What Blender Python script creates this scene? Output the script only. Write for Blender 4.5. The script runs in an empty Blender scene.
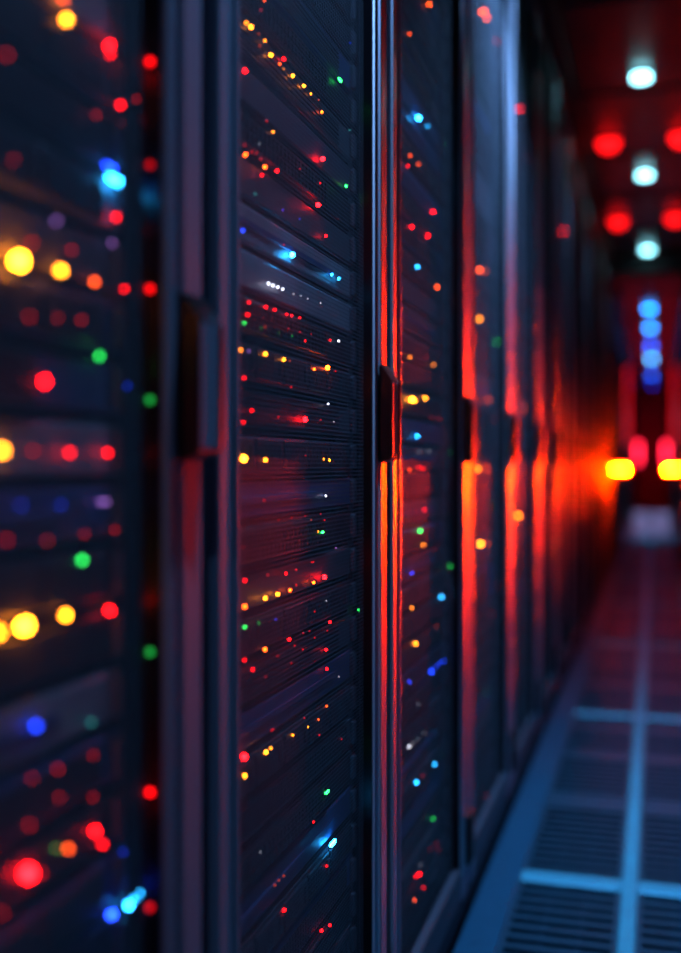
import bpy, bmesh, math, random
from mathutils import Matrix, Vector
random.seed(7)
sc = bpy.context.scene
COL = sc.collection
PI = math.pi

# ------------------------------------------------------------------ camera
H = 0.865                      # lens height above the floor
F = 1080.0                     # focal length in pixels
CX, HY = 340.5, 465.0          # picture centre column, horizon row
TH = math.atan((655 - CX) / F) # the lens looks this far to the left of the aisle
cam_d = bpy.data.cameras.new('camera')
cam = bpy.data.objects.new('camera', cam_d); COL.objects.link(cam)
cam.location = (0, 0, H); cam.rotation_euler = (PI/2, 0, TH)
cam_d.sensor_fit = 'HORIZONTAL'; cam_d.sensor_width = 36.0
cam_d.lens = F / 681 * 36.0
cam_d.shift_y = -11.5 / 681
cam_d.clip_start = 0.02; cam_d.clip_end = 60
cam_d.dof.use_dof = True; cam_d.dof.focus_distance = 1.26
cam_d.dof.aperture_fstop = cam_d.lens / 24.5
sc.camera = cam

def on_plane(px, py, xp):
    """the point of the vertical plane x = xp (left of the aisle) seen at a picture position"""
    a = TH - math.atan((px - CX) / F)
    y = -xp / math.tan(a)
    zc = y * math.cos(TH) - xp * math.sin(TH)
    return y, H + (HY - py) * zc / F

BEACON = 38000
TILT = .0021
ROT = 0.25
# ------------------------------------------------------------------ materials
def new_mat(name):
    m = bpy.data.materials.new(name); m.use_nodes = True
    nt = m.node_tree
    return m, nt, nt.nodes['Principled BSDF']

def plain(name, col, rough=0.5, metal=0.0, noise=0.0, scale=40, spec=0.5, bump=0.0):
    m, nt, b = new_mat(name)
    b.inputs['Base Color'].default_value = (*col, 1)
    b.inputs['Roughness'].default_value = rough
    b.inputs['Metallic'].default_value = metal
    b.inputs['Specular IOR Level'].default_value = spec
    if noise:
        tc = nt.nodes.new('ShaderNodeNewGeometry')
        n = nt.nodes.new('ShaderNodeTexNoise'); n.inputs['Scale'].default_value = scale
        n.inputs['Detail'].default_value = 4
        nt.links.new(tc.outputs['Position'], n.inputs['Vector'])
        r = nt.nodes.new('ShaderNodeMapRange')
        r.inputs['To Min'].default_value = max(0.02, rough - noise); r.inputs['To Max'].default_value = min(1, rough + noise)
        nt.links.new(n.outputs['Fac'], r.inputs['Value']); nt.links.new(r.outputs['Result'], b.inputs['Roughness'])
        mx = nt.nodes.new('ShaderNodeMix'); mx.data_type = 'RGBA'
        mx.inputs['A'].default_value = (*[c * 0.8 for c in col], 1); mx.inputs['B'].default_value = (*[min(1, c * 1.2) for c in col], 1)
        nt.links.new(n.outputs['Fac'], mx.inputs['Factor']); nt.links.new(mx.outputs['Result'], b.inputs['Base Color'])
        if bump:
            bp = nt.nodes.new('ShaderNodeBump'); bp.inputs['Strength'].default_value = bump; bp.inputs['Distance'].default_value = 0.001
            nt.links.new(n.outputs['Fac'], bp.inputs['Height']); nt.links.new(bp.outputs['Normal'], b.inputs['Normal'])
    return m

def brushed(name, col, rough, aniso, metal=1.0):
    m = plain(name, col, rough, metal)
    nt = m.node_tree; b = nt.nodes['Principled BSDF']
    b.inputs['Anisotropic'].default_value = aniso
    b.inputs['Anisotropic Rotation'].default_value = ROT
    t = nt.nodes.new('ShaderNodeTangent'); t.direction_type = 'RADIAL'; t.axis = 'Z'
    nt.links.new(t.outputs['Tangent'], b.inputs['Tangent'])
    return m

def emis(name, col, strength):
    m, nt, b = new_mat(name)
    b.inputs['Base Color'].default_value = (*[0.3 * c for c in col], 1)
    b.inputs['Roughness'].default_value = 0.3
    b.inputs['Emission Color'].default_value = (*col, 1)
    b.inputs['Emission Strength'].default_value = strength
    return m

def perforated(name, col, pitch, rad):
    m, nt, b = new_mat(name)
    b.inputs['Base Color'].default_value = (*col, 1); b.inputs['Roughness'].default_value = 0.6; b.inputs['Metallic'].default_value = 0.3; b.inputs['Specular IOR Level'].default_value = .3
    L = nt.links.new
    g = nt.nodes.new('ShaderNodeNewGeometry'); s = nt.nodes.new('ShaderNodeSeparateXYZ'); L(g.outputs['Position'], s.inputs[0])
    def M(op, a, c=None):
        n = nt.nodes.new('ShaderNodeMath'); n.operation = op
        for i, v in enumerate((a, c)):
            if v is None: continue
            if isinstance(v, (int, float)): n.inputs[i].default_value = v
            else: L(v, n.inputs[i])
        return n.outputs[0]
    u = M('DIVIDE', s.outputs['Y'], pitch); v = M('DIVIDE', s.outputs['Z'], pitch * 0.866)
    row = M('FLOOR', v); off = M('MULTIPLY', M('MODULO', row, 2.0), 0.5)
    fu = M('SUBTRACT', M('FRACT', M('ADD', u, off)), 0.5)
    fv = M('MULTIPLY', M('SUBTRACT', M('FRACT', v), 0.5), 0.866)
    d = M('SQRT', M('ADD', M('MULTIPLY', fu, fu), M('MULTIPLY', fv, fv)))
    solid = M('GREATER_THAN', d, rad)
    tr = nt.nodes.new('ShaderNodeBsdfTransparent'); mix = nt.nodes.new('ShaderNodeMixShader')
    L(solid, mix.inputs[0]); L(tr.outputs[0], mix.inputs[1]); L(b.outputs[0], mix.inputs[2])
    L(mix.outputs[0], nt.nodes['Material Output'].inputs['Surface'])
    return m

M_FRAME = brushed('door_frame_metal', (0.55, 0.58, 0.66), 0.35, 0.92)
M_FRAME_NO_STREAK = plain('door_frame_no_streak', (0.22, 0.27, 0.34), 0.68, 0.1, spec=.2)  # missing red streak on near frames put into a duller copy of the metal
M_BEAD = brushed('bead_metal', (0.65, 0.68, 0.75), 0.34, 0.9)
M_CAB = plain('cabinet_paint', (0.012, 0.013, 0.018), 0.55, 0.2, 0.1)
M_MESH = perforated('perforated_steel', (0.20, 0.23, 0.27), 0.0055, 0.42)
M_HANDLE = plain('handle_black', (0.012, 0.013, 0.018), 0.32, 0.5)
M_GRIP = brushed('grip_face_lit', (0.22, 0.25, 0.31), 0.4, .6)  # lit outer face of the handle put into a lighter metal
M_HANDLE_EDGE = plain('handle_edge', (0.12, 0.15, 0.20), 0.3, 1.0)
M_HINGE = plain('hinge_black', (0.006, 0.006, 0.008), 0.5)
M_RAIL = plain('rail_steel', (0.09, 0.10, 0.13), 0.5, 0.2)
TONE = {
 'd': ('near-black', plain('plate_black', (0.02, 0.02, 0.03), 0.5, 0.3, 0.12)),
 'g': ('dark grey', plain('plate_grey', (0.13, 0.13, 0.165), 0.48, 0.3, 0.12)),
 'p': ('plum-grey', plain('plate_plum', (0.13, 0.10, 0.15), 0.48, 0.3, 0.12)),
 'L': ('lighter grey', plain('plate_light', (0.42, 0.42, 0.50), 0.46, 0.3, 0.12)),
 'b': ('slate-blue', plain('plate_blue', (0.07, 0.12, 0.32), 0.46, 0.3, 0.12)),
}
M_BAY = plain('drive_bay_plastic', (0.035, 0.036, 0.05), 0.45, 0.1, 0.1)
M_PORT = plain('port_plastic', (0.008, 0.008, 0.011), 0.45)
M_CHASSIS = plain('chassis_steel', (0.03, 0.03, 0.038), 0.5, 0.6)
M_CEIL = plain('ceiling_panel', (0.018, 0.02, 0.03), 0.30, 0.3, 0.06, 6)
M_CEILTRIM = plain('ceiling_joint', (0.008, 0.008, 0.012), 0.5)
M_WALL = plain('dark_wall_paint', (0.06, 0.055, 0.07), 0.55, 0, 0.08, 5)
M_ENDWALL = plain('end_wall_red_glow', (0.6, 0.06, 0.09), 0.5, 0, 0.08, 5)  # red glow on the end wall is put into its colour
M_FLOOR = plain('underfloor', (0.008, 0.009, 0.012), 0.6)
M_STRIP = plain('floor_strip_metal', (0.13, 0.72, 0.95), 0.36, 0.35, 0.05, 30)
M_KERB = plain('kerb_metal', (0.03, 0.18, 0.30), 0.30, 0.35, 0.05, 30)
M_SLAT = plain('grille_metal', (0.05, 0.19, 0.28), 0.34, 0.6, 0.06, 30)
M_LAMPBODY = plain('lamp_housing', (0.02, 0.02, 0.025), 0.4)
M_CRATE = plain('stand_in_crate_pale', (0.55, 0.52, 0.66), 0.45, 0, 0.05, 20)
COLS = {'r': ((1, .0025, .004), 'red'), 'o': ((1, .08, .003), 'orange'), 'a': ((1, .24, .006), 'amber'), 'g': ((.02, .75, .10), 'green'),
        'b': ((.01, .05, 1), 'blue'), 'c': ((.02, .42, 1), 'cyan'), 'w': ((.8, .82, 1), 'white'), 'p': ((.55, .22, .95), 'violet'), 't': ((.05, .45, .42), 'teal')}
_led = {}
def led_mat(c, s):
    k = (c, round(s, 2))
    if k not in _led:
        _led[k] = emis('%s_light_%s' % (COLS[c][1], k[1]), COLS[c][0], s)
    return _led[k]

# ------------------------------------------------------------------ mesh helpers
def BM(): return bmesh.new()
def box(bm, x0, x1, y0, y1, z0, z1, bev=0.0, seg=1):
    vs = [bm.verts.new((x, y, z)) for x in (x0, x1) for y in (y0, y1) for z in (z0, z1)]
    fs = [bm.faces.new([vs[i] for i in f]) for f in ((0,1,3,2),(4,6,7,5),(0,4,5,1),(2,3,7,6),(0,2,6,4),(1,5,7,3))]
    if bev > 0:
        es = list({e for f in fs for e in f.edges})
        bmesh.ops.bevel(bm, geom=es, offset=bev, segments=seg, affect='EDGES', profile=0.5)
def prism_z(bm, pts, z0, z1):
    a = [bm.verts.new((x, y, z0)) for x, y in pts]; b = [bm.verts.new((x, y, z1)) for x, y in pts]
    n = len(pts); bm.faces.new(a); bm.faces.new(b[::-1])
    for i in range(n): bm.faces.new((a[i], b[i], b[(i+1) % n], a[(i+1) % n]))
def prism_y(bm, pts, y0, y1):
    a = [bm.verts.new((x, y0, z)) for x, z in pts]; b = [bm.verts.new((x, y1, z)) for x, z in pts]
    n = len(pts); bm.faces.new(a); bm.faces.new(b[::-1])
    for i in range(n): bm.faces.new((a[i], b[i], b[(i+1) % n], a[(i+1) % n]))
def disc(bm, c, r, h, seg=32):
    bmesh.ops.create_cone(bm, cap_ends=True, segments=seg, radius1=r, radius2=r, depth=h, matrix=Matrix.Translation(c))
def make_mesh(bm, name, mat):
    bmesh.ops.recalc_face_normals(bm, faces=bm.faces)
    me = bpy.data.meshes.new(name); bm.to_mesh(me); bm.free(); me.materials.append(mat); return me
def link(name, me, parent=None, loc=(0, 0, 0), smooth=False, **props):
    o = bpy.data.objects.new(name, me); COL.objects.link(o); o.location = loc
    if parent is not None: o.parent = parent
    for k, v in props.items(): o[k] = v
    return o
def obj(name, bm, mat, parent=None, loc=(0, 0, 0), **props): return link(name, make_mesh(bm, name, mat), parent, loc, **props)
def empty(name, loc, label, cat, group=None):
    o = bpy.data.objects.new(name, None); COL.objects.link(o); o.location = loc; o.empty_display_size = 0.05
    o['label'] = label; o['category'] = cat
    if group: o['group'] = group
    return o
ORD = ['first', 'second', 'third', 'fourth', 'fifth', 'sixth', 'seventh', 'eighth', 'ninth', 'tenth', 'eleventh', 'twelfth', 'thirteenth',
       'fourteenth', 'fifteenth', 'sixteenth', 'seventeenth', 'eighteenth', 'nineteenth', 'twentieth', 'twenty-first', 'twenty-second',
       'twenty-third', 'twenty-fourth', 'twenty-fifth', 'twenty-sixth', 'twenty-seventh', 'twenty-eighth', 'twenty-ninth', 'thirtieth',
       'thirty-first', 'thirty-second', 'thirty-third', 'thirty-fourth', 'thirty-fifth', 'thirty-sixth',
       'thirty-seventh', 'thirty-eighth', 'thirty-ninth', 'fortieth']

# ------------------------------------------------------------------ setting
YB, YE, ZT = -1.1, 22.0, 2.365
XR = 1.25
def struct(name, bm, mat, parent=None):
    o = obj(name, bm, mat, parent)
    if parent is None: o['kind'] = 'structure'
    return o
b = BM(); box(b, -1.5, XR + .1, YB - .1, YE + .1, -0.12, -0.035); struct('floor', b, M_FLOOR)
b = BM(); box(b, -1.5, XR + .1, YB - .1, YE + .1, ZT, ZT + .1); struct('ceiling', b, M_CEIL)
b = BM(); box(b, -1.5, XR + .1, YE, YE + .1, -.035, ZT); struct('wall_end', b, M_ENDWALL)
b = BM(); box(b, -1.5, XR + .1, YB - .1, YB, -.035, ZT); struct('wall_back', b, M_WALL)
b = BM(); box(b, -1.5, -1.4, YB, YE, -.035, ZT); struct('wall_left', b, M_WALL)
b = BM(); box(b, XR, XR + .1, YB, 8.0, -.035, ZT); struct('wall_right', b, M_WALL)
b = BM(); box(b, .243, XR + .1, 8.0, YE, -.035, ZT); struct('wall_partition', b, M_WALL)
# dark beam across the aisle, soffit above the cabinets
b = BM(); box(b, -.343, .243, 8.0, 8.25, ZT - .135, ZT, .004); struct('trim_1', b, M_CEILTRIM)
b = BM(); box(b, -1.4, -.30, YB, YE, 2.295, ZT - .001, .003); struct('trim_2', b, M_CEILTRIM)
n = 3
for y in (1.2, 2.4, 3.58, 4.47, 5.37, 6.25, 7.15, 9.6, 11.4, 13.2, 15.0, 17.0):
    b = BM(); box(b, -.298, (XR if y < 8 else .243), y, y + .022, ZT - .010, ZT, .002); struct('trim_%d' % n, b, M_CEILTRIM); n += 1

# floor: kerb, strips, cross bars (painted metal) and slatted grilles
SX0, SX1 = -.345, -.272          # kerb strip in front of the cabinets
C0, C1 = -.066, -.034            # central strip
b = BM(); box(b, SX0, SX1, YB, YE, -.035, 0.0, .002); struct('trim_%d' % n, b, M_KERB); n += 1
b = BM(); box(b, C0, C1, YB, YE, -.035, 0.003, .003); struct('trim_%d' % n, b, M_STRIP); n += 1
R1, R2 = .172, .204              # next strip on the right
b = BM(); box(b, R1, R2, YB, 8.0, -.035, 0.003, .003); struct('trim_%d' % n, b, M_STRIP); n += 1
b = BM(); box(b, .41, XR, YB, 8.0, -.035, 0.0, .002); struct('trim_%d' % n, b, M_KERB); n += 1
cross = [-.82, .74, 2.27, 3.83, 5.38, 6.94, 8.5, 10.1, 11.7, 13.3, 14.9, 16.5, 18.1, 19.7, 21.3]
for y in cross:
    for xa, xb in ((SX1, C0), (C1, R1 if y < 8 else .243)) + (((R2, .41),) if y < 8 else ()):
        b = BM(); box(b, xa, xb, y, y + .055, -.035, 0.002, .003); struct('trim_%d' % n, b, M_STRIP); n += 1
def grille(name, x0, x1, y0, y1, label):
    t = empty(name, ((x0 + x1) / 2, (y0 + y1) / 2, 0), label, 'floor grille')
    w, d = (x1 - x0) / 2 - .0015, (y1 - y0) / 2 - .002
    pitch = .044
    b = BM(); k = 0; y = -d + .012
    bands = [(.30, .36), (.62, .66), (.84, .90)]
    while y < d - .012:
        f = (y + d) / (2 * d)
        wide = y0 > 2 and any(a <= f <= c for a, c in bands)
        box(b, -w + .004, w - .004, y, y + pitch * (.97 if wide else .42), -.020, -.002 if wide else -.004)
        y += pitch
    obj('slat_panel', b, M_SLAT, t)
    b = BM()
    box(b, -w, -w + .008, -d, d, -.024, -.001); box(b, w - .008, w, -d, d, -.024, -.001)
    box(b, -w, w, -d, -d + .010, -.024, -.001); box(b, -w, w, d - .010, d, -.024, -.001)
    for q in (-.33, .33): box(b, w * q - .003, w * q + .003, -d, d, -.030, -.012)
    obj('frame', b, M_SLAT, t)
    return t
gi = 0
for y0, y1 in zip(cross[2:-5], cross[3:]):
    row = ['nearest', 'second', 'third', 'fourth', 'fifth', 'sixth', 'seventh', 'eighth', 'ninth'][gi]
    grille('floor_grille', SX1, C0, y0 + .055, y1, 'dark slatted floor grille, %s along the aisle between cabinets and central strip' % row)
    grille('floor_grille', C1, R1 if y1 < 8 else .243, y0 + .055, y1, 'dark slatted floor grille, %s along the aisle right of central strip' % row)
    gi += 1
y0, y1 = cross[1], cross[2]
grille('floor_grille', SX1, C0, y0 + .055, y1, 'black slatted floor grille cut by the bottom edge, beside the cabinets')
grille('floor_grille', C1, R1, y0 + .055, y1, 'black slatted floor grille cut by the bottom edge, right of central strip')

# ------------------------------------------------------------------ cabinets
XF = -.343                                   # front plane of the doors
seams = [.154, .808, 1.423, 2.07, 2.72]
while seams[-1] < 19.5: seams.append(round(seams[-1] + .654, 4))
NR = len(seams) - 1
ZB, ZC = .055, 2.285
LW, RW = .066, .082                          # stile widths
GAP = .0135
def stile_pts(y_out, sgn, w):
    """cross-section of a door stile in (x, y); y_out is the outer edge, sgn the way inward"""
    prof = [(0, -.022), (0, -.0035), (.0012, -.001), (.004, 0), (.58, 0), (.61, -.0012), (.63, -.004), (.63, -.013), (.74, -.013), (.74, -.004),
            (.78, -.0012), (.84, 0), (.90, -.0004), (.96, -.002), (1, -.006), (1, -.022)]
    out = []
    for u, t in prof:
        du = u if (0 < u < .01) else u * w
        if .0 <= u < .6: t -= TILT * (1 - (u / .58 if u >= .01 else 0)) if sgn < 0 else TILT * (u / .58 if u >= .01 else 0)
        out.append((XF + t, y_out + sgn * du))
    return out if sgn > 0 else out[::-1]
cabs = []
CORD = ['nearest', 'second'] + ORD[2:]
def cabinet(i):
    y0, y1 = seams[i], seams[i + 1]; c = (y0 + y1) / 2
    lab = ('black server cabinet with grey metal door frame, %s in the row' % CORD[i]) if i else 'black server cabinet nearest the lens, out of focus at the left edge'
    if i == 1: lab = 'black server cabinet in sharp focus, second in the row from the lens'
    if i >= 14: lab = 'far black server cabinet near the end of the row, blurred red streak'
    t = empty('server_cabinet', (XF, c, 0), lab, 'server cabinet', 'server cabinets along the aisle')
    a, d = y0 - c + .002, y1 - c - .002
    def P(name, bm, mat, par=t, off=None):
        # build in world-like x, local y; move x to the empty
        bmesh.ops.translate(bm, verts=bm.verts, vec=(-XF, 0, 0)); return obj(name, bm, mat, par)
    b = BM(); box(b, -1.25, -.372, a, a + .018, .05, 2.29); P('side_panel', b, M_CAB)
    b = BM(); box(b, -1.25, -.372, d - .018, d, .05, 2.29); P('side_panel', b, M_CAB)
    b = BM(); box(b, -1.25, -.366, a, d, 2.265, 2.292, .002); P('top_panel', b, M_CAB)
    b = BM(); box(b, -1.25, -.352, a, d, 0.0, .052, .003); P('plinth', b, M_CAB)
    b = BM(); box(b, -1.26, -1.25, a, d, .05, 2.29); P('back_panel', b, M_CAB)
    if i < 6:
        for s in (-1, 1):
            b = BM(); yy = s * .246; box(b, -.40, -.383, yy - .012, yy + .012, .06, 2.26)
            for k in range(40): box(b, -.3832, -.3826, yy - .004, yy + .004, .1 + k * .053, .107 + k * .053)
            P('mounting_rail', b, M_RAIL)
    # the door: one piece with its frame; perforated sheet, handle and hinge below it
    b = BM()
    A, D = a - .002 + GAP, d + .002 - GAP
    b2 = BM(); prism_z(b2, stile_pts(A, 1, LW - GAP), ZB, ZC); prism_z(b, stile_pts(D, -1, RW - GAP), ZB, ZC)
    yl, yr = A + LW - GAP, D - RW + GAP
    rails = []
    for z0, z1, zi in ((ZB, ZB + .060, 1), (ZC - .060, ZC, -1)):
        rl = BM(); box(rl, XF - .020, XF - .003, yl - .001, yr + .001, z0, z1, .003); rails.append(rl)
    dr = P('door', b, M_FRAME if i else M_FRAME_NO_STREAK)
    for rl in rails: bmesh.ops.translate(rl, verts=rl.verts, vec=(-XF, 0, 0)); obj('cross_rail', rl, M_RAIL, dr)
    bmesh.ops.translate(b2, verts=b2.verts, vec=(-XF, 0, 0)); obj('hinge_stile', b2, M_FRAME if i > 1 else M_FRAME_NO_STREAK, dr)
    b = BM(); yy0, yy1 = yl - .001, yr + .001
    x = XF - .0165 + 0.343
    vs = [b.verts.new(v) for v in ((x, yy0, ZB + .055), (x, yy1, ZB + .055), (x, yy1, ZC - .055), (x, yy0, ZC - .055))]
    b.faces.new(vs); obj('perforated_sheet', b, M_MESH, dr)
    for yy in (yl, yr):
        b = BM(); box(b, XF - .0215 + .343, XF - .0055 + .343, yy - .0012, yy + .0012, ZB + .05, ZC - .05); obj('inner_face_strip', b, M_HANDLE, dr)  # dark strip over the stile's inner side face
    # inner bead catching the light, next to the perforated sheet
    for yy in (yl, yr):
        s = 1 if yy == yl else -1
        b = BM(); box(b, XF - .012 + .343, XF - .0015 + .343, yy - s * .0045 - .0035, yy - s * .0045 + .0035, ZB + .05, ZC - .05, .003, 2); obj('inner_bead', b, M_FRAME_NO_STREAK if i == 0 or (i == 1 and s > 0) else M_BEAD, dr)
    # handle: dark bar with sloped ends standing off the right stile and reaching over the seam
    hy0, hy1 = D - .050, D - .004
    b = BM()
    zt, zb = H + .130, H + .003
    pts = [(-.001, zb + .000), (.013, zb + .004), (.016, zb + .008), (.016, zt - .020), (.002, zt), (-.001, zt)]
    prism_y(b, pts, hy0, hy1); bmesh.ops.bevel(b, geom=[e for e in b.edges], offset=.0012, segments=2, affect='EDGES')
    hd = obj('handle', b, M_HANDLE, dr)
    b = BM(); box(b, .0155, .0166, hy0 + .003, hy1 - .001, zb + .010, zt - .022, .0004); obj('lit_grip_face', b, M_GRIP if i else M_FRAME_NO_STREAK, hd)
    b = BM(); box(b, .0150, .0182, hy1 - .009, hy1 - .001, zb + .009, zt - .021, .0009); obj('grip_edge', b, M_HANDLE_EDGE, hd)  # edge strip added to catch the orange glow
    b = BM(); prism_y(b, [(.0165, zt - .0205), (.0025, zt + .0006), (.0010, zt - .001), (.0150, zt - .022)], hy0 + .012, hy1 - .001); obj('grip_cap', b, M_HANDLE_EDGE, hd)
    for zc in (.155, 2.12):
        b = BM(); box(b, -.006, .009, D - .030, D + .020, zc - .047, zc + .047, .004, 2); obj('hinge', b, M_HINGE, dr)
    return t, c
for i in range(NR):
    cabs.append(cabinet(i))

# ------------------------------------------------------------------ equipment
U = .04445
Z0 = H + .033
XU = -.378
def grid_of(i): return 1 if i <= 2 else 2
def mesh_cache(fn, _c={}):
    def w(*a):
        k = (fn.__name__,) + a
        if k not in _c: _c[k] = fn(*a)
        return _c[k]
    return w
@mesh_cache
def plate_mesh(tone, h):
    b = BM(); box(b, -.010, 0, -.2405, .2405, .0045, h - .0045, .0022, 2)
    return make_mesh(b, 'faceplate', TONE[tone][1])
@mesh_cache
def chassis_mesh(h):
    b = BM(); box(b, -.52, -.009, -.222, .222, .006, h - .006, .001); return make_mesh(b, 'chassis', M_CHASSIS)
@mesh_cache
def bay_mesh(w, h):
    b = BM(); box(b, 0, .004, -w / 2, w / 2, 0, h, .0012)
    box(b, .004, .0055, w / 2 - .014, w / 2 - .003, h * .2, h * .8, .0006)
    for k in range(5): box(b, .004, .0047, -w / 2 + .006 + k * .009, -w / 2 + .011 + k * .009, h * .2, h * .8)
    return make_mesh(b, 'drive_bay', M_BAY)
@mesh_cache
def port_mesh(nc, nr, h):
    b = BM(); w = .30
    box(b, 0, .0035, -w / 2, w / 2, .007, h - .007, .001)
    for r in range(nr):
        for c in range(nc):
            y = -w / 2 + .006 + c * (w - .012) / nc; zz = .009 + r * (h - .018) / nr
            box(b, .0035, .0052, y, y + (w - .012) / nc * .72, zz, zz + (h - .018) / nr * .78)
    return make_mesh(b, 'port_block', M_PORT)
@mesh_cache
def vent_mesh(h):
    b = BM()
    for k in range(46):
        y = -.205 + k * .009; box(b, 0, .0022, y, y + .0045, .009, h - .009)
    return make_mesh(b, 'vent_grille', M_BAY)
@mesh_cache
def slot_mesh(h):
    b = BM(); q = int((h - .014) / .006)
    for k in range(q): box(b, 0, .002, -.19, .17, .008 + k * .006, .011 + k * .006)
    return make_mesh(b, 'vent_grille', M_BAY)
@mesh_cache
def ear_mesh(h):
    b = BM(); box(b, 0, .007, -.006, .006, .007, h - .007, .002); return make_mesh(b, 'ear_handle', M_RAIL)
@mesh_cache
def strip_mesh(h):
    b = BM(); box(b, 0, .0018, -.16, .15, h * .42, h * .58, .0006); return make_mesh(b, 'label_strip', TONE['b'][1])
_ledme = {}
def led_mesh(mat, r, kind):
    k = (mat.name, r, kind)
    if k not in _ledme:
        b = BM()
        if kind == 'bar':
            box(b, -.001, r * .9, -r * 3.2, r * 3.2, -r * .8, r * .8, r * .3, 2)
        else:
            bmesh.ops.create_uvsphere(b, u_segments=12, v_segments=8, radius=r)
        me = make_mesh(b, 'indicator_light', mat)
        for p in me.polygons: p.use_smooth = True
        _ledme[k] = me
    return _ledme[k]

# lights read off the photograph, one tuple (px, py, colour, brightness class[, 'bar'])
L1 = """65,20,a,2;62,-2,o,1;108,46,r,2;109,54,r,1;119,105,r,1;118,143,r,1;112,180,c,2,bar;108,167,b,1,bar;115,217,r,1;17,261,a,3;59,271,a,2;93,282,o,1;123,288,r,1;
98,356,g,1;43,382,r,2;0,451,a,2;32,451,r,0;68,453,r,1;106,453,r,1;102,502,p,0,bar;81,560,g,1;118,566,b,0;46,540,r,0;83,534,r,0;114,530,r,0;5,540,r,0;
22,626,a,3;64,615,a,2;-4,632,a,2;108,610,r,2;118,635,r,1;35,726,b,1;92,755,r,0;57,769,r,0;31,778,r,0;122,811,r,1;94,831,r,2;101,844,r,1;67,849,o,1;55,849,g,0;
26,873,r,3;40,873,r,0;122,852,b,0;110,914,b,2;127,905,c,2;133,899,c,1;140,893,c,1;147,887,b,2;0,913,r,0;55,221,p,0;119,125,r,0;119,700,b,0;90,722,t,0;60,505,b,0;
20,505,b,0;80,320,r,0;56,318,r,0;28,317,r,0;135,99,r,0;95,115,r,0;58,797,r,0;28,825,r,0;92,797,r,0;111,243,p,0;126,386,b,0;5,55,r,0;12,160,r,0;30,243,r,0;70,250,r,0"""
L2 = """263,1,o,1;260,10,r,0;245.5,23,a,1;250,27,a,2;258,34,o,0;264,41,a,1;259,46,o,0;270,55,a,2;283,59,r,2;279,64,o,1;283,69,a,0;292,76,a,2;303,86,a,2;310,94,a,1;318,100,o,0;
321,112,o,2;244,71,r,2;339,80,g,2,bar;349.5,43,b,0;349,130,t,0;272,132,a,1;266,121,r,0;244.4,155,o,2;244,145,r,0;251,152,r,0;256,153,r,0;260,159,r,0;264,167,o,2;261,175,r,1;276,171,r,2;
258,144,w,0;321.6,159,r,3;319,183,r,1;345.4,186,g,2;317,205,r,3;254.7,194,t,0;325,236,r,2;242,230.5,b,1;299,219,b,0;282,210,b,0;299,169,r,0;291,255,c,3;283,245,r,0;331,274.6,c,2;338,278.5,c,2;
267.6,283.7,w,1;272,285.5,w,1;277,287,w,1;282,289,w,1;293,294,w,0;300,296,w,0;307,299,w,0;320,303,w,0;248,302.5,r,1;265,307,r,1;274,309.6,r,1;286,314,r,1;291,315.5,r,1;299,318,r,1;
247,314.6,r,1;262,318,r,0;243,323,g,1;264,327,o,0;260,328,g,0;277.6,333,g,0;291,336,g,0;287.6,328.5,r,0;299,332,r,0;310,334,r,0;304,341,r,1;329.5,340,r,1;338,341,w,1;
239.7,350,a,1;264.6,354,a,2;283,359.5,a,2;289,361,o,0;313.4,369,o,2;326.6,367.7,o,3;335,371,r,0;248,351,p,0;243,378,r,1;290.5,387,r,0;328,388,r,0;327.5,404,w,1;251,410.6,r,1;242.6,422,r,1;
277.6,417,r,0;304,419.4,r,3;320,420,r,0;333,422,w,0;242.3,458.5,a,3;264.3,460,a,2;304.6,455.6,r,0;323,459,a,1;328,460,a,2;263.5,500.5,r,0;325,496,w,1;278,520,r,0;291,518,r,0;304.6,516,r,0;
310.5,520,o,0;320,514,r,0;324,520,r,0;321.6,532,g,2;317,531.6,a,1;242,547,r,0;335.4,548,p,0;312,562,r,0,bar;285,573.4,r,1;244,580.4,r,1;267,575,r,0;295.5,569.5,r,0;312.8,582.5,o,2;
323.4,577,r,3;289,590,o,2;295.5,585,r,0;276.7,594,a,2;264.3,598,a,2;243.8,606.6,o,2;325.7,601,w,0;314,611.5,r,0;358,610,g,1;244,627,g,1;258,623,g,0;275,619.5,b,0;329,622,r,2;288.4,639.4,r,2;
302.5,633,r,0;308.7,631,r,0;314,637.7,r,0;326.6,630.6,r,0;302,649.4,r,0;325.4,649.7,r,2;264,649.4,o,2;277,656,r,0;290.5,663,r,0;294,645.6,r,0;243.8,660,r,1;252,669.4,r,1;265,676.4,r,0;
326,668.8,r,2;338,676.7,w,0;326,706,o,1;317.5,719.7,o,1;306.6,727,a,1;303.7,718,r,0;292,735,a,1;270,748,a,1;265,752,a,2;271.7,730,r,0,bar;243,756.7,r,3;243.5,775.8,a,2;318.7,735,r,0;
326,792,g,2,bar;312.8,822,r,1;331,843,c,3,bar;326,866,r,1;283,875.6,o,0;278,880,o,0;274,885,o,0;283.4,910,r,2;320.7,930.5,r,2;329,925,r,2;259,852,w,0;340.7,739,r,0"""
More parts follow.
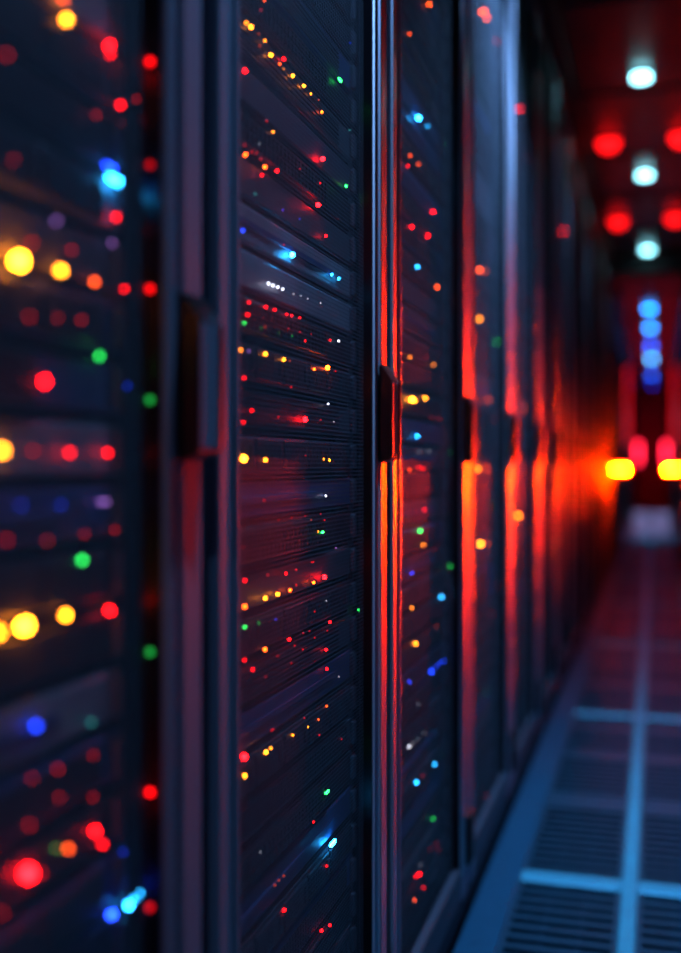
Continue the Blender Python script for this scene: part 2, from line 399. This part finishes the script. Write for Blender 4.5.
L3 = """428.5,4.5,o,2;409,34,o,1;417.7,118,c,3;427,126,c,1;444.6,144.6,g,2;409.6,155.7,o,1;407.4,166,r,1;418,164,o,1;432.8,212,r,2;411.4,227,r,2;427.5,236,r,2;416.7,267,c,2;436.3,287,o,2;
409.4,357.5,a,1;425,357,r,0;433,365,a,1;411.4,399.5,a,3;414,401.5,a,2;424.5,398,a,2;431.3,417.7,r,0;439,418.5,r,0;416.7,436.5,c,2;419,451.7,w,0,bar;428,451.7,w,0,bar;
409.3,470,o,1;417.7,467,r,1;422,468.6,r,1;427,489,r,0;408,513,r,0;415,512,r,0;424,510,r,1;419.5,530.6,g,2;423,545,a,1;434,550.5,r,0;411.4,573,b,1;441,597,c,2;411.4,608,a,1;436,626.6,o,0;
415,643.6,a,2;431,671.4,b,2;436,666.7,b,1;440,663,b,1;443.4,660.7,b,1;409,682,b,1;418,704,w,0;408.3,746.5,w,1;412,742.5,w,0;417,739,w,0;424,733,w,0;441.8,756,t,0;433.3,764.5,c,2;
415.8,782.3,c,2;422,775.7,r,0;432.5,818.5,g,1;436,843,r,0;429,848.7,r,0;438,849,r,0;420,865,w,0;418.7,874,r,2;415,876.5,r,1;422.7,887.5,r,1;414,900,o,1;449.5,566,g,1;453.8,746.5,g,0;450,452.7,g,0;445.5,884,g,0"""
L4 = """484,11,o,2;486,18,o,2;496,41,r,1;496,200.7,t,0;485,271.6,o,1;496.3,342,g,1;487,469,o,1;491,504,g,0;486.7,544,o,1;486,795.6,r,0;486,692,t,0;488,399,o,1;494,420,r,0;497,585,r,0;492,614,r,0"""
L5 = """519,109,r,2;526,158,r,0;522,408,o,1;524,300,r,0;526,560,r,0"""
L6 = """549,122,r,0;548,144,r,0;563,231,r,2;550,257,w,1;551,515,r,0"""
FRAMELED = """482,12,o,1;479.5,270,o,1;479.5,319,a,1;478,469,a,1;480.7,544,a,2;518,516,a,2"""
GAIN = {0: 1.1, 1: 8.0, 2: 22.0, 3: 60.0}
RAD = {0: .0011, 1: .0014, 2: .0018, 3: .0029}
KG = {'a': 1.25, 'w': .8, 'c': 1.1, 'b': 1.0, 'g': .8}
def parse(s):
    out = []
    for tok in s.replace('\n', '').split(';'):
        f = tok.strip().split(',')
        if len(f) < 4: continue
        out.append((float(f[0]), float(f[1]), f[2], int(f[3]), f[4] if len(f) > 4 else 'dome'))
    return out
LEDS = {0: parse(L1), 1: parse(L2), 2: parse(L3), 3: parse(L4), 4: parse(L5), 5: parse(L6)}
GMUL = {0: 1.5, 1: .85, 2: 1.0, 3: 1.1, 4: 1.2, 5: 1.3}
RMUL = {0: 1.35, 1: 1.0, 2: 1.15, 3: 1.55, 4: 1.8, 5: 2.0}

TONES2 = {-13: 'd', -12: 'd', -11: 'b', -10: 'd', -9: 'g', -8: 'p', -7: 'd', -6: 'g', -5: 'L', -4: 'L', -3: 'd', -2: 'p', -1: 'g', 0: 'p', 1: 'b', 2: 'd', 3: 'g', 4: 'd', 5: 'p', 6: 'b',
          7: 'd', 8: 'g', 9: 'd', 10: 'b', 11: 'd', 12: 'b', 13: 'd', 14: 'g'}
STY2 = {-13: 'vent', -12: 'vent', -11: 'slot', -10: 'ports', -9: 'slot', -8: 'plain', -7: 'ports', -6: 'plain', -5: 'strip', -4: 'plain', -3: 'ports', -2: 'bays', -1: 'slot', 0: 'bays', 1: 'strip', 2: 'ports',
        3: 'plain', 4: 'bays', 5: 'slot', 6: 'strip', 7: 'bays', 8: 'vent', 9: 'ports', 10: 'strip', 11: 'bays', 12: 'vent', 13: 'slot', 14: 'bays'}
TONES1 = {-7: 'L', -6: 'g', -5: 'd', -4: 'L', -3: 'g', -2: 'b', -1: 'b', 0: 'L', 1: 'b', 2: 'd', 3: 'd', 4: 'L', 5: 'b', 6: 'd', 7: 'b'}
SNAME = {'vent': ('server', 'finned grille'), 'slot': ('server', 'slotted front'), 'ports': ('network_switch', 'rows of ports'), 'plain': ('server', 'smooth front'),
         'strip': ('server', 'pale centre strip'), 'bays': ('storage_server', 'drive bays')}
WORDN = {1: 'one', 2: 'two', 3: 'three', 4: 'four', 5: 'five', 6: 'six'}
CABN = ['nearest cabinet', 'second cabinet', 'third cabinet', 'fourth cabinet', 'fifth cabinet', 'sixth cabinet']
used_label = set()
def unit(i, k, nu, z, cy, tone, sty, leds, nth):
    h = nu * U
    tn = TONE[tone][0]; nm, sn = SNAME[sty]
    cnt = {}
    for l in leds:
        if l[3] > 0 or i == 1: cnt[l[2]] = cnt.get(l[2], 0) + 1
    if cnt:
        c = max(cnt, key=lambda q: cnt[q]); nn = cnt[c]
        lt = '%s %s light%s' % (WORDN.get(nn, 'many'), COLS[c][1], '' if nn == 1 else 's')
    else: lt = 'hardly lit'
    kindw = {'server': 'server', 'network_switch': 'switch', 'storage_server': 'storage server'}[nm]
    lab = '%s %s, %s, %s, %s down in %s' % (tn, kindw, sn, lt, ORD[nth], CABN[i] if i < 6 else 'cabinet')
    cat = {'server': 'server', 'network_switch': 'network switch', 'storage_server': 'server'}[nm]
    t = empty(nm, (XU, cy, z), lab, cat, 'rack equipment in the %s' % CABN[i])
    if i <= 2: dx = random.choice((0, 0, -.002, .0015))
    else: dx = 0
    dx = 0
    link('faceplate', plate_mesh(tone, h), t); link('chassis', chassis_mesh(h), t)
    for s in (-1, 1): link('ear_handle', ear_mesh(h), t, (0, s * .229, 0))
    if sty == 'vent': link('vent_grille', vent_mesh(h), t)
    elif sty == 'slot': link('vent_grille', slot_mesh(h), t)
    elif sty == 'ports': link('port_block', port_mesh(24 if nu == 1 else 16, 2 * nu, h), t, (0, -.03, 0))
    elif sty == 'strip': link('label_strip', strip_mesh(h), t)
    elif sty == 'bays':
        for r in range(nu):
            for q in range(5): link('drive_bay', bay_mesh(.078, U - .014), t, (0, -.168 + q * .084, .007 + r * U))
    for (y, zz, cc, br, kd) in leds:
        g = GAIN[br] * KG.get(cc, 1.0) * GMUL[i]
        r = round(RAD[br] * RMUL[i], 5)
        link('indicator_light', led_mesh(led_mat(cc, g), r, kd), t, (.0045 + r * .3, y - cy, zz - z))
    return t
KR = {0: (-9, 9), 1: (-14, 15), 2: (-19, 23), 3: (-26, 26), 4: (-30, 26), 5: (-30, 26)}
for i in range(6):
    c = cabs[i][1]; nu = 1 if i <= 2 else 2
    lo, hi = KR[i]
    hi = min(hi, int((Z0 - .075) / U) - 1)
    lo = max(lo, -int((2.25 - Z0) / U))
    bucket = {}
    for (px, py, cc, br, kd) in LEDS[i]:
        y, z = on_plane(px, py, XU + .004)
        kk = math.floor((Z0 - z) / U)          # unit index, counted downward
        kk = min(max(kk, lo), hi)
        if nu == 2: kk = kk - ((kk - lo) % 2)
        bucket.setdefault(kk, []).append((y, z, cc, br, kd))
    rr = random.Random(100 + i); nth = 0
    k = lo
    while k + nu - 1 <= hi:
        if i == 1: tone, sty = TONES2.get(k, 'd'), STY2.get(k, 'slot')
        else:
            tone = TONES1.get(k, 'd') if i == 0 else rr.choice('dggpbgd')
            sty = rr.choice(['vent', 'slot', 'ports', 'plain', 'strip', 'bays', 'bays'])
        unit(i, k, nu, Z0 - U * (k + nu), c, tone, sty, bucket.get(k, []), nth)
        nth += 1; k += nu
# lights set in door stiles
for (px, py, cc, br, kd) in parse(FRAMELED):
    y, z = on_plane(px, py, XF + .001)
    i = max(q for q in range(NR) if seams[q] <= y)
    t, c = cabs[i]
    link('status_or_reflected_light', led_mesh(led_mat(cc, GAIN[br] * 1.2), .0034, 'dome'), t, (.001, y - c, z))
for py, cc, g in ((62, 'r', 4), (289, 'r', 3), (400, 'g', .8), (652, 'g', .8), (792, 'r', 4.5), (907, 'r', 1.2), (165, 'r', .8)):  # glowing domes stand for lights reflected in the nearest door's inner stile face
    t, c = cabs[0]
    link('status_or_reflected_light', led_mesh(led_mat(cc, g), .0026, 'dome'), t, (-.357 - XF, .7245 - c, H + (HY - py) * .796 / F))
# deep blade chassis in the further cabinets
for i in range(6, 11):
    for k in range(4):
        z = .10 + k * .53
        t = empty('blade_chassis', (XU, cabs[i][1], z), 'tall dark blade chassis behind the perforated door of a far cabinet', 'server', 'blade chassis in the far cabinets')
        link('faceplate', plate_mesh('d', .5), t); link('chassis', chassis_mesh(.5), t)

# ------------------------------------------------------------------ lamps
M_WHITE = emis('downlight_white', (.30, .86, 1.0), 9)
M_BLUEL = emis('downlight_blue', (.004, .10, 1.0), 16)
M_BLUEP = emis('downlight_pale_blue', (.008, .26, 1.0), 20)
def downlight(x, y, r, mat, label, nm='downlight', cat='ceiling light', grp=None):
    t = empty(nm, (x, y, ZT), label, cat, grp)
    b = BM(); disc(b, (0, 0, -.004), r * 1.25, .008); obj('trim_ring', b, M_LAMPBODY, t)
    b = BM(); disc(b, (0, 0, -.016), r * .95, .020); obj('lens', b, mat, t)
    return t
XC = -.05
def area(name, loc, rot, size, power, col, sy=None, spread=PI):
    d = bpy.data.lights.new(name, 'AREA'); d.energy = power; d.color = col; d.size = size
    d.shape = 'DISK'
    d.spread = 1.9
    o = bpy.data.objects.new(name, d); COL.objects.link(o); o.location = loc; o.rotation_euler = rot; return o
for j, (y, lab) in enumerate([(4.29, 'white-cyan ceiling downlight, largest and highest in the picture'), (5.75, 'white-cyan ceiling downlight, middle one of three'), (7.76, 'white-cyan ceiling downlight just before the dark beam')]):
    downlight(XC, y, .037 if j < 2 else .04, M_WHITE, lab, grp='white downlights over the aisle')
BL = (.22, .48, 1.0)
for y, p in ((-.6, 4.5), (1.0, 6.5), (2.65, 15.0), (4.29, 1.8), (5.75, .7), (7.76, .4)):
    if y < 4: downlight(XC, y, .037, M_WHITE, 'white-cyan ceiling downlight above the %s of the aisle' % {-.6: 'very start', 1.0: 'near part', 2.65: 'second stretch'}[y], grp='white downlights over the aisle')
    area('downlight_beam', (XC, y, ZT - .0295), (0, 0, 0), .07, p, BL)
for y, mt, lab in ((10.7, M_BLUEP, 'blue ceiling light, topmost of the chain past the beam'), (12.2, M_BLUEP, 'blue ceiling light, second of the chain past the beam'), (14.05, M_BLUEL, 'deep blue ceiling light, third of the chain past the beam'),
              (15.7, emis('downlight_ice', (.06, .42, 1.0), 22), 'pale icy blue ceiling light, fourth of the chain past the beam'), (18.7, M_BLUEL, 'blue ceiling light, fifth of the chain past the beam'), (20.9, emis('downlight_dim_blue', (.005, .04, 1.0), 4), 'dim blue ceiling light, lowest of the chain')):
    downlight(XC, y, .043, mt, lab, grp='blue downlights past the beam')
M_REDL = emis('red_dome', (1, .005, .007), 3.0)
M_REDH = emis('red_dome_bright', (1, .012, .022), 200)
for y, x, s in ((5.12, -.205, 'left'), (5.12, .115, 'right'), (6.78, -.215, 'left'), (6.78, .115, 'right'), (8.42, -.2, 'left'), (8.42, .12, 'right')):  # pair past the beam is unseen, added to redden the far walls
    t = empty('red_dome_light', (x, y, ZT), 'red dome light on the ceiling, %s side of the aisle, %s pair' % (s, {5.12: 'nearest', 6.78: 'second', 8.42: 'added unseen past-the-beam'}[y]), 'ceiling light', 'red dome lights on the ceiling')
    b = BM(); disc(b, (0, 0, -.005), .055, .010); obj('base', b, M_LAMPBODY, t)
    b = BM(); bmesh.ops.create_uvsphere(b, u_segments=20, v_segments=12, radius=.054)
    bmesh.ops.translate(b, verts=b.verts, vec=(0, 0, -.008)); obj('dome', b, M_REDL if y < 9 else M_REDH, t)

# warning beacons at the end of the aisle
M_BEACON = emis('beacon_lens', (1, .018, .00001), BEACON)
M_FILL_COLLAR = emis('beacon_fill_collar', (1, .012, .002), 70)  # glowing ring added to redden the far cabinets
def beacon(x, xw, label):
    y = 9.0; z = H + (HY - 469.5) * (y * math.cos(TH)) / F
    t = empty('warning_beacon', (x, y, z), label, 'warning light')
    b = BM(); box(b, -.058, .058, 0, .05, -.022, .022, .006, 2); obj('housing', b, M_LAMPBODY, t)
    b = BM(); box(b, -.048, .048, -.012, 0.0, -.010, .010, .004, 2); obj('lens', b, M_BEACON, t)
    b = BM()
    for s in (-1, 1): box(b, -.056, .056, -.22 if s > 0 else -.27, .002, s * .0172 - .0008, s * .0172 + .0008)
    obj('added_hood', b, M_LAMPBODY, t)  # plates added to keep the red beam off floor and ceiling
    b = BM()
    for s in (-1, 1): box(b, -.058, .058, -.012, -.001, s * .022 - .0035, s * .022 + .0035, .001)
    obj('fill_collar', b, M_FILL_COLLAR, t)
    b = BM(); x0, x1 = sorted((xw - x, 0)); box(b, x0, x1, .018, .034, -.008, .008, .002); obj('bracket', b, M_LAMPBODY, t)
beacon(-.268, XF + .001, 'glowing yellow-orange warning lamp on the cabinet side of the aisle')
beacon(.135, .243, 'glowing yellow-orange warning lamp cut by the right edge of the picture')

# red tubes added on the side walls further on for the red glow
M_PINK = emis('pink_red_lens', (1, .012, .045), 7)
M_TUBE = emis('red_tube', (1, .006, .012), .8)
for x, s, lab in ((-.339, 1, 'red vertical tube added on the cabinet side past the dark beam for glow'), (.239, -1, 'red vertical tube added on the partition wall past the dark beam for glow')):
    t = empty('added_red_tube', (x, 13.4, 1.10), lab, 'added light')
    b = BM(); box(b, -.004, .004, -.02, .02, -.02, .97, .002); obj('backplate', b, M_LAMPBODY, t)
    b = BM(); disc(b, (s * .024, 0, .475), .02, .93, 16); obj('tube', b, M_TUBE, t)
    for zz in (0, .95):
        b = BM(); disc(b, (s * .024, 0, zz), .021, .03, 16); obj('end_cap', b, M_LAMPBODY, t)

for x, s, lab in ((-.339, 1, 'short red lamp added low on the cabinet side to redden the end wall'), (.239, -1, 'short red lamp added low on the partition wall to redden the end wall')):
    t = empty('added_red_lamp', (x, 20.6, .88), lab, 'added light')  # added lamps that throw red onto the end wall
    b = BM(); box(b, -.004, .004, -.05, .05, 0, .42, .003); obj('backplate', b, M_LAMPBODY, t)
    b = BM(); x0, x1 = sorted((s * .003, s * .085)); box(b, x0, x1, -.035, .035, .02, .40, .02, 3); obj('lens', b, M_PINK, t)

# pale crates stand in for reflected light on the far floor; cool spot added
for x, lab in ((-.155, 'pale lavender crate standing in for light on the far floor, nearer the cabinets'), (.075, 'pale lavender crate standing in for light on the far floor, beside the partition wall')):
    t = empty('stand_in_crate', (x, 14.0, 0.003), lab, 'crate', 'pale stand-in crates at the end of the aisle')
    b = BM(); box(b, -.095, .095, -.15, .15, 0, .24, .012, 2); obj('body', b, M_CRATE, t)
    b = BM(); box(b, -.10, .10, -.155, .155, .24, .27, .008, 2); obj('lid', b, M_CRATE, t)
    b = BM(); box(b, -.035, .035, -.158, -.15, .15, .18, .002); obj('grip', b, M_LAMPBODY, t)
sp = bpy.data.lights.new('crate_fill_spot', 'SPOT'); sp.energy = 220; sp.color = (.55, .55, 1); sp.spot_size = .7; sp.shadow_soft_size = .03  # added spot that brightens the crates
o = bpy.data.objects.new('crate_fill_spot', sp); COL.objects.link(o); o.location = (XC, 12.2, ZT - .05); o.rotation_euler = (math.atan2(1.7, 2.1), 0, 0)

# ------------------------------------------------------------------ world and view
w = bpy.data.worlds.new('world'); sc.world = w; w.use_nodes = True
w.node_tree.nodes['Background'].inputs[0].default_value = (.01, .02, .05, 1)
w.node_tree.nodes['Background'].inputs[1].default_value = 0.3
vs = sc.view_settings
sc.display_settings.display_device = 'sRGB'
vs.view_transform = 'Standard'; vs.look = 'None'; vs.exposure = 0; vs.gamma = 1; vs.use_curve_mapping = False
cy_ = sc.cycles
cy_.use_denoising = True
try: cy_.denoiser = 'OPENIMAGEDENOISE'
except Exception: pass
cy_.max_bounces = 6; cy_.diffuse_bounces = 3; cy_.glossy_bounces = 4; cy_.transparent_max_bounces = 12
cy_.sample_clamp_indirect = 4.0; cy_.sample_clamp_direct = 0
cy_.use_light_tree = True
cy_.use_adaptive_sampling = False
cy_.caustics_reflective = False; cy_.caustics_refractive = False
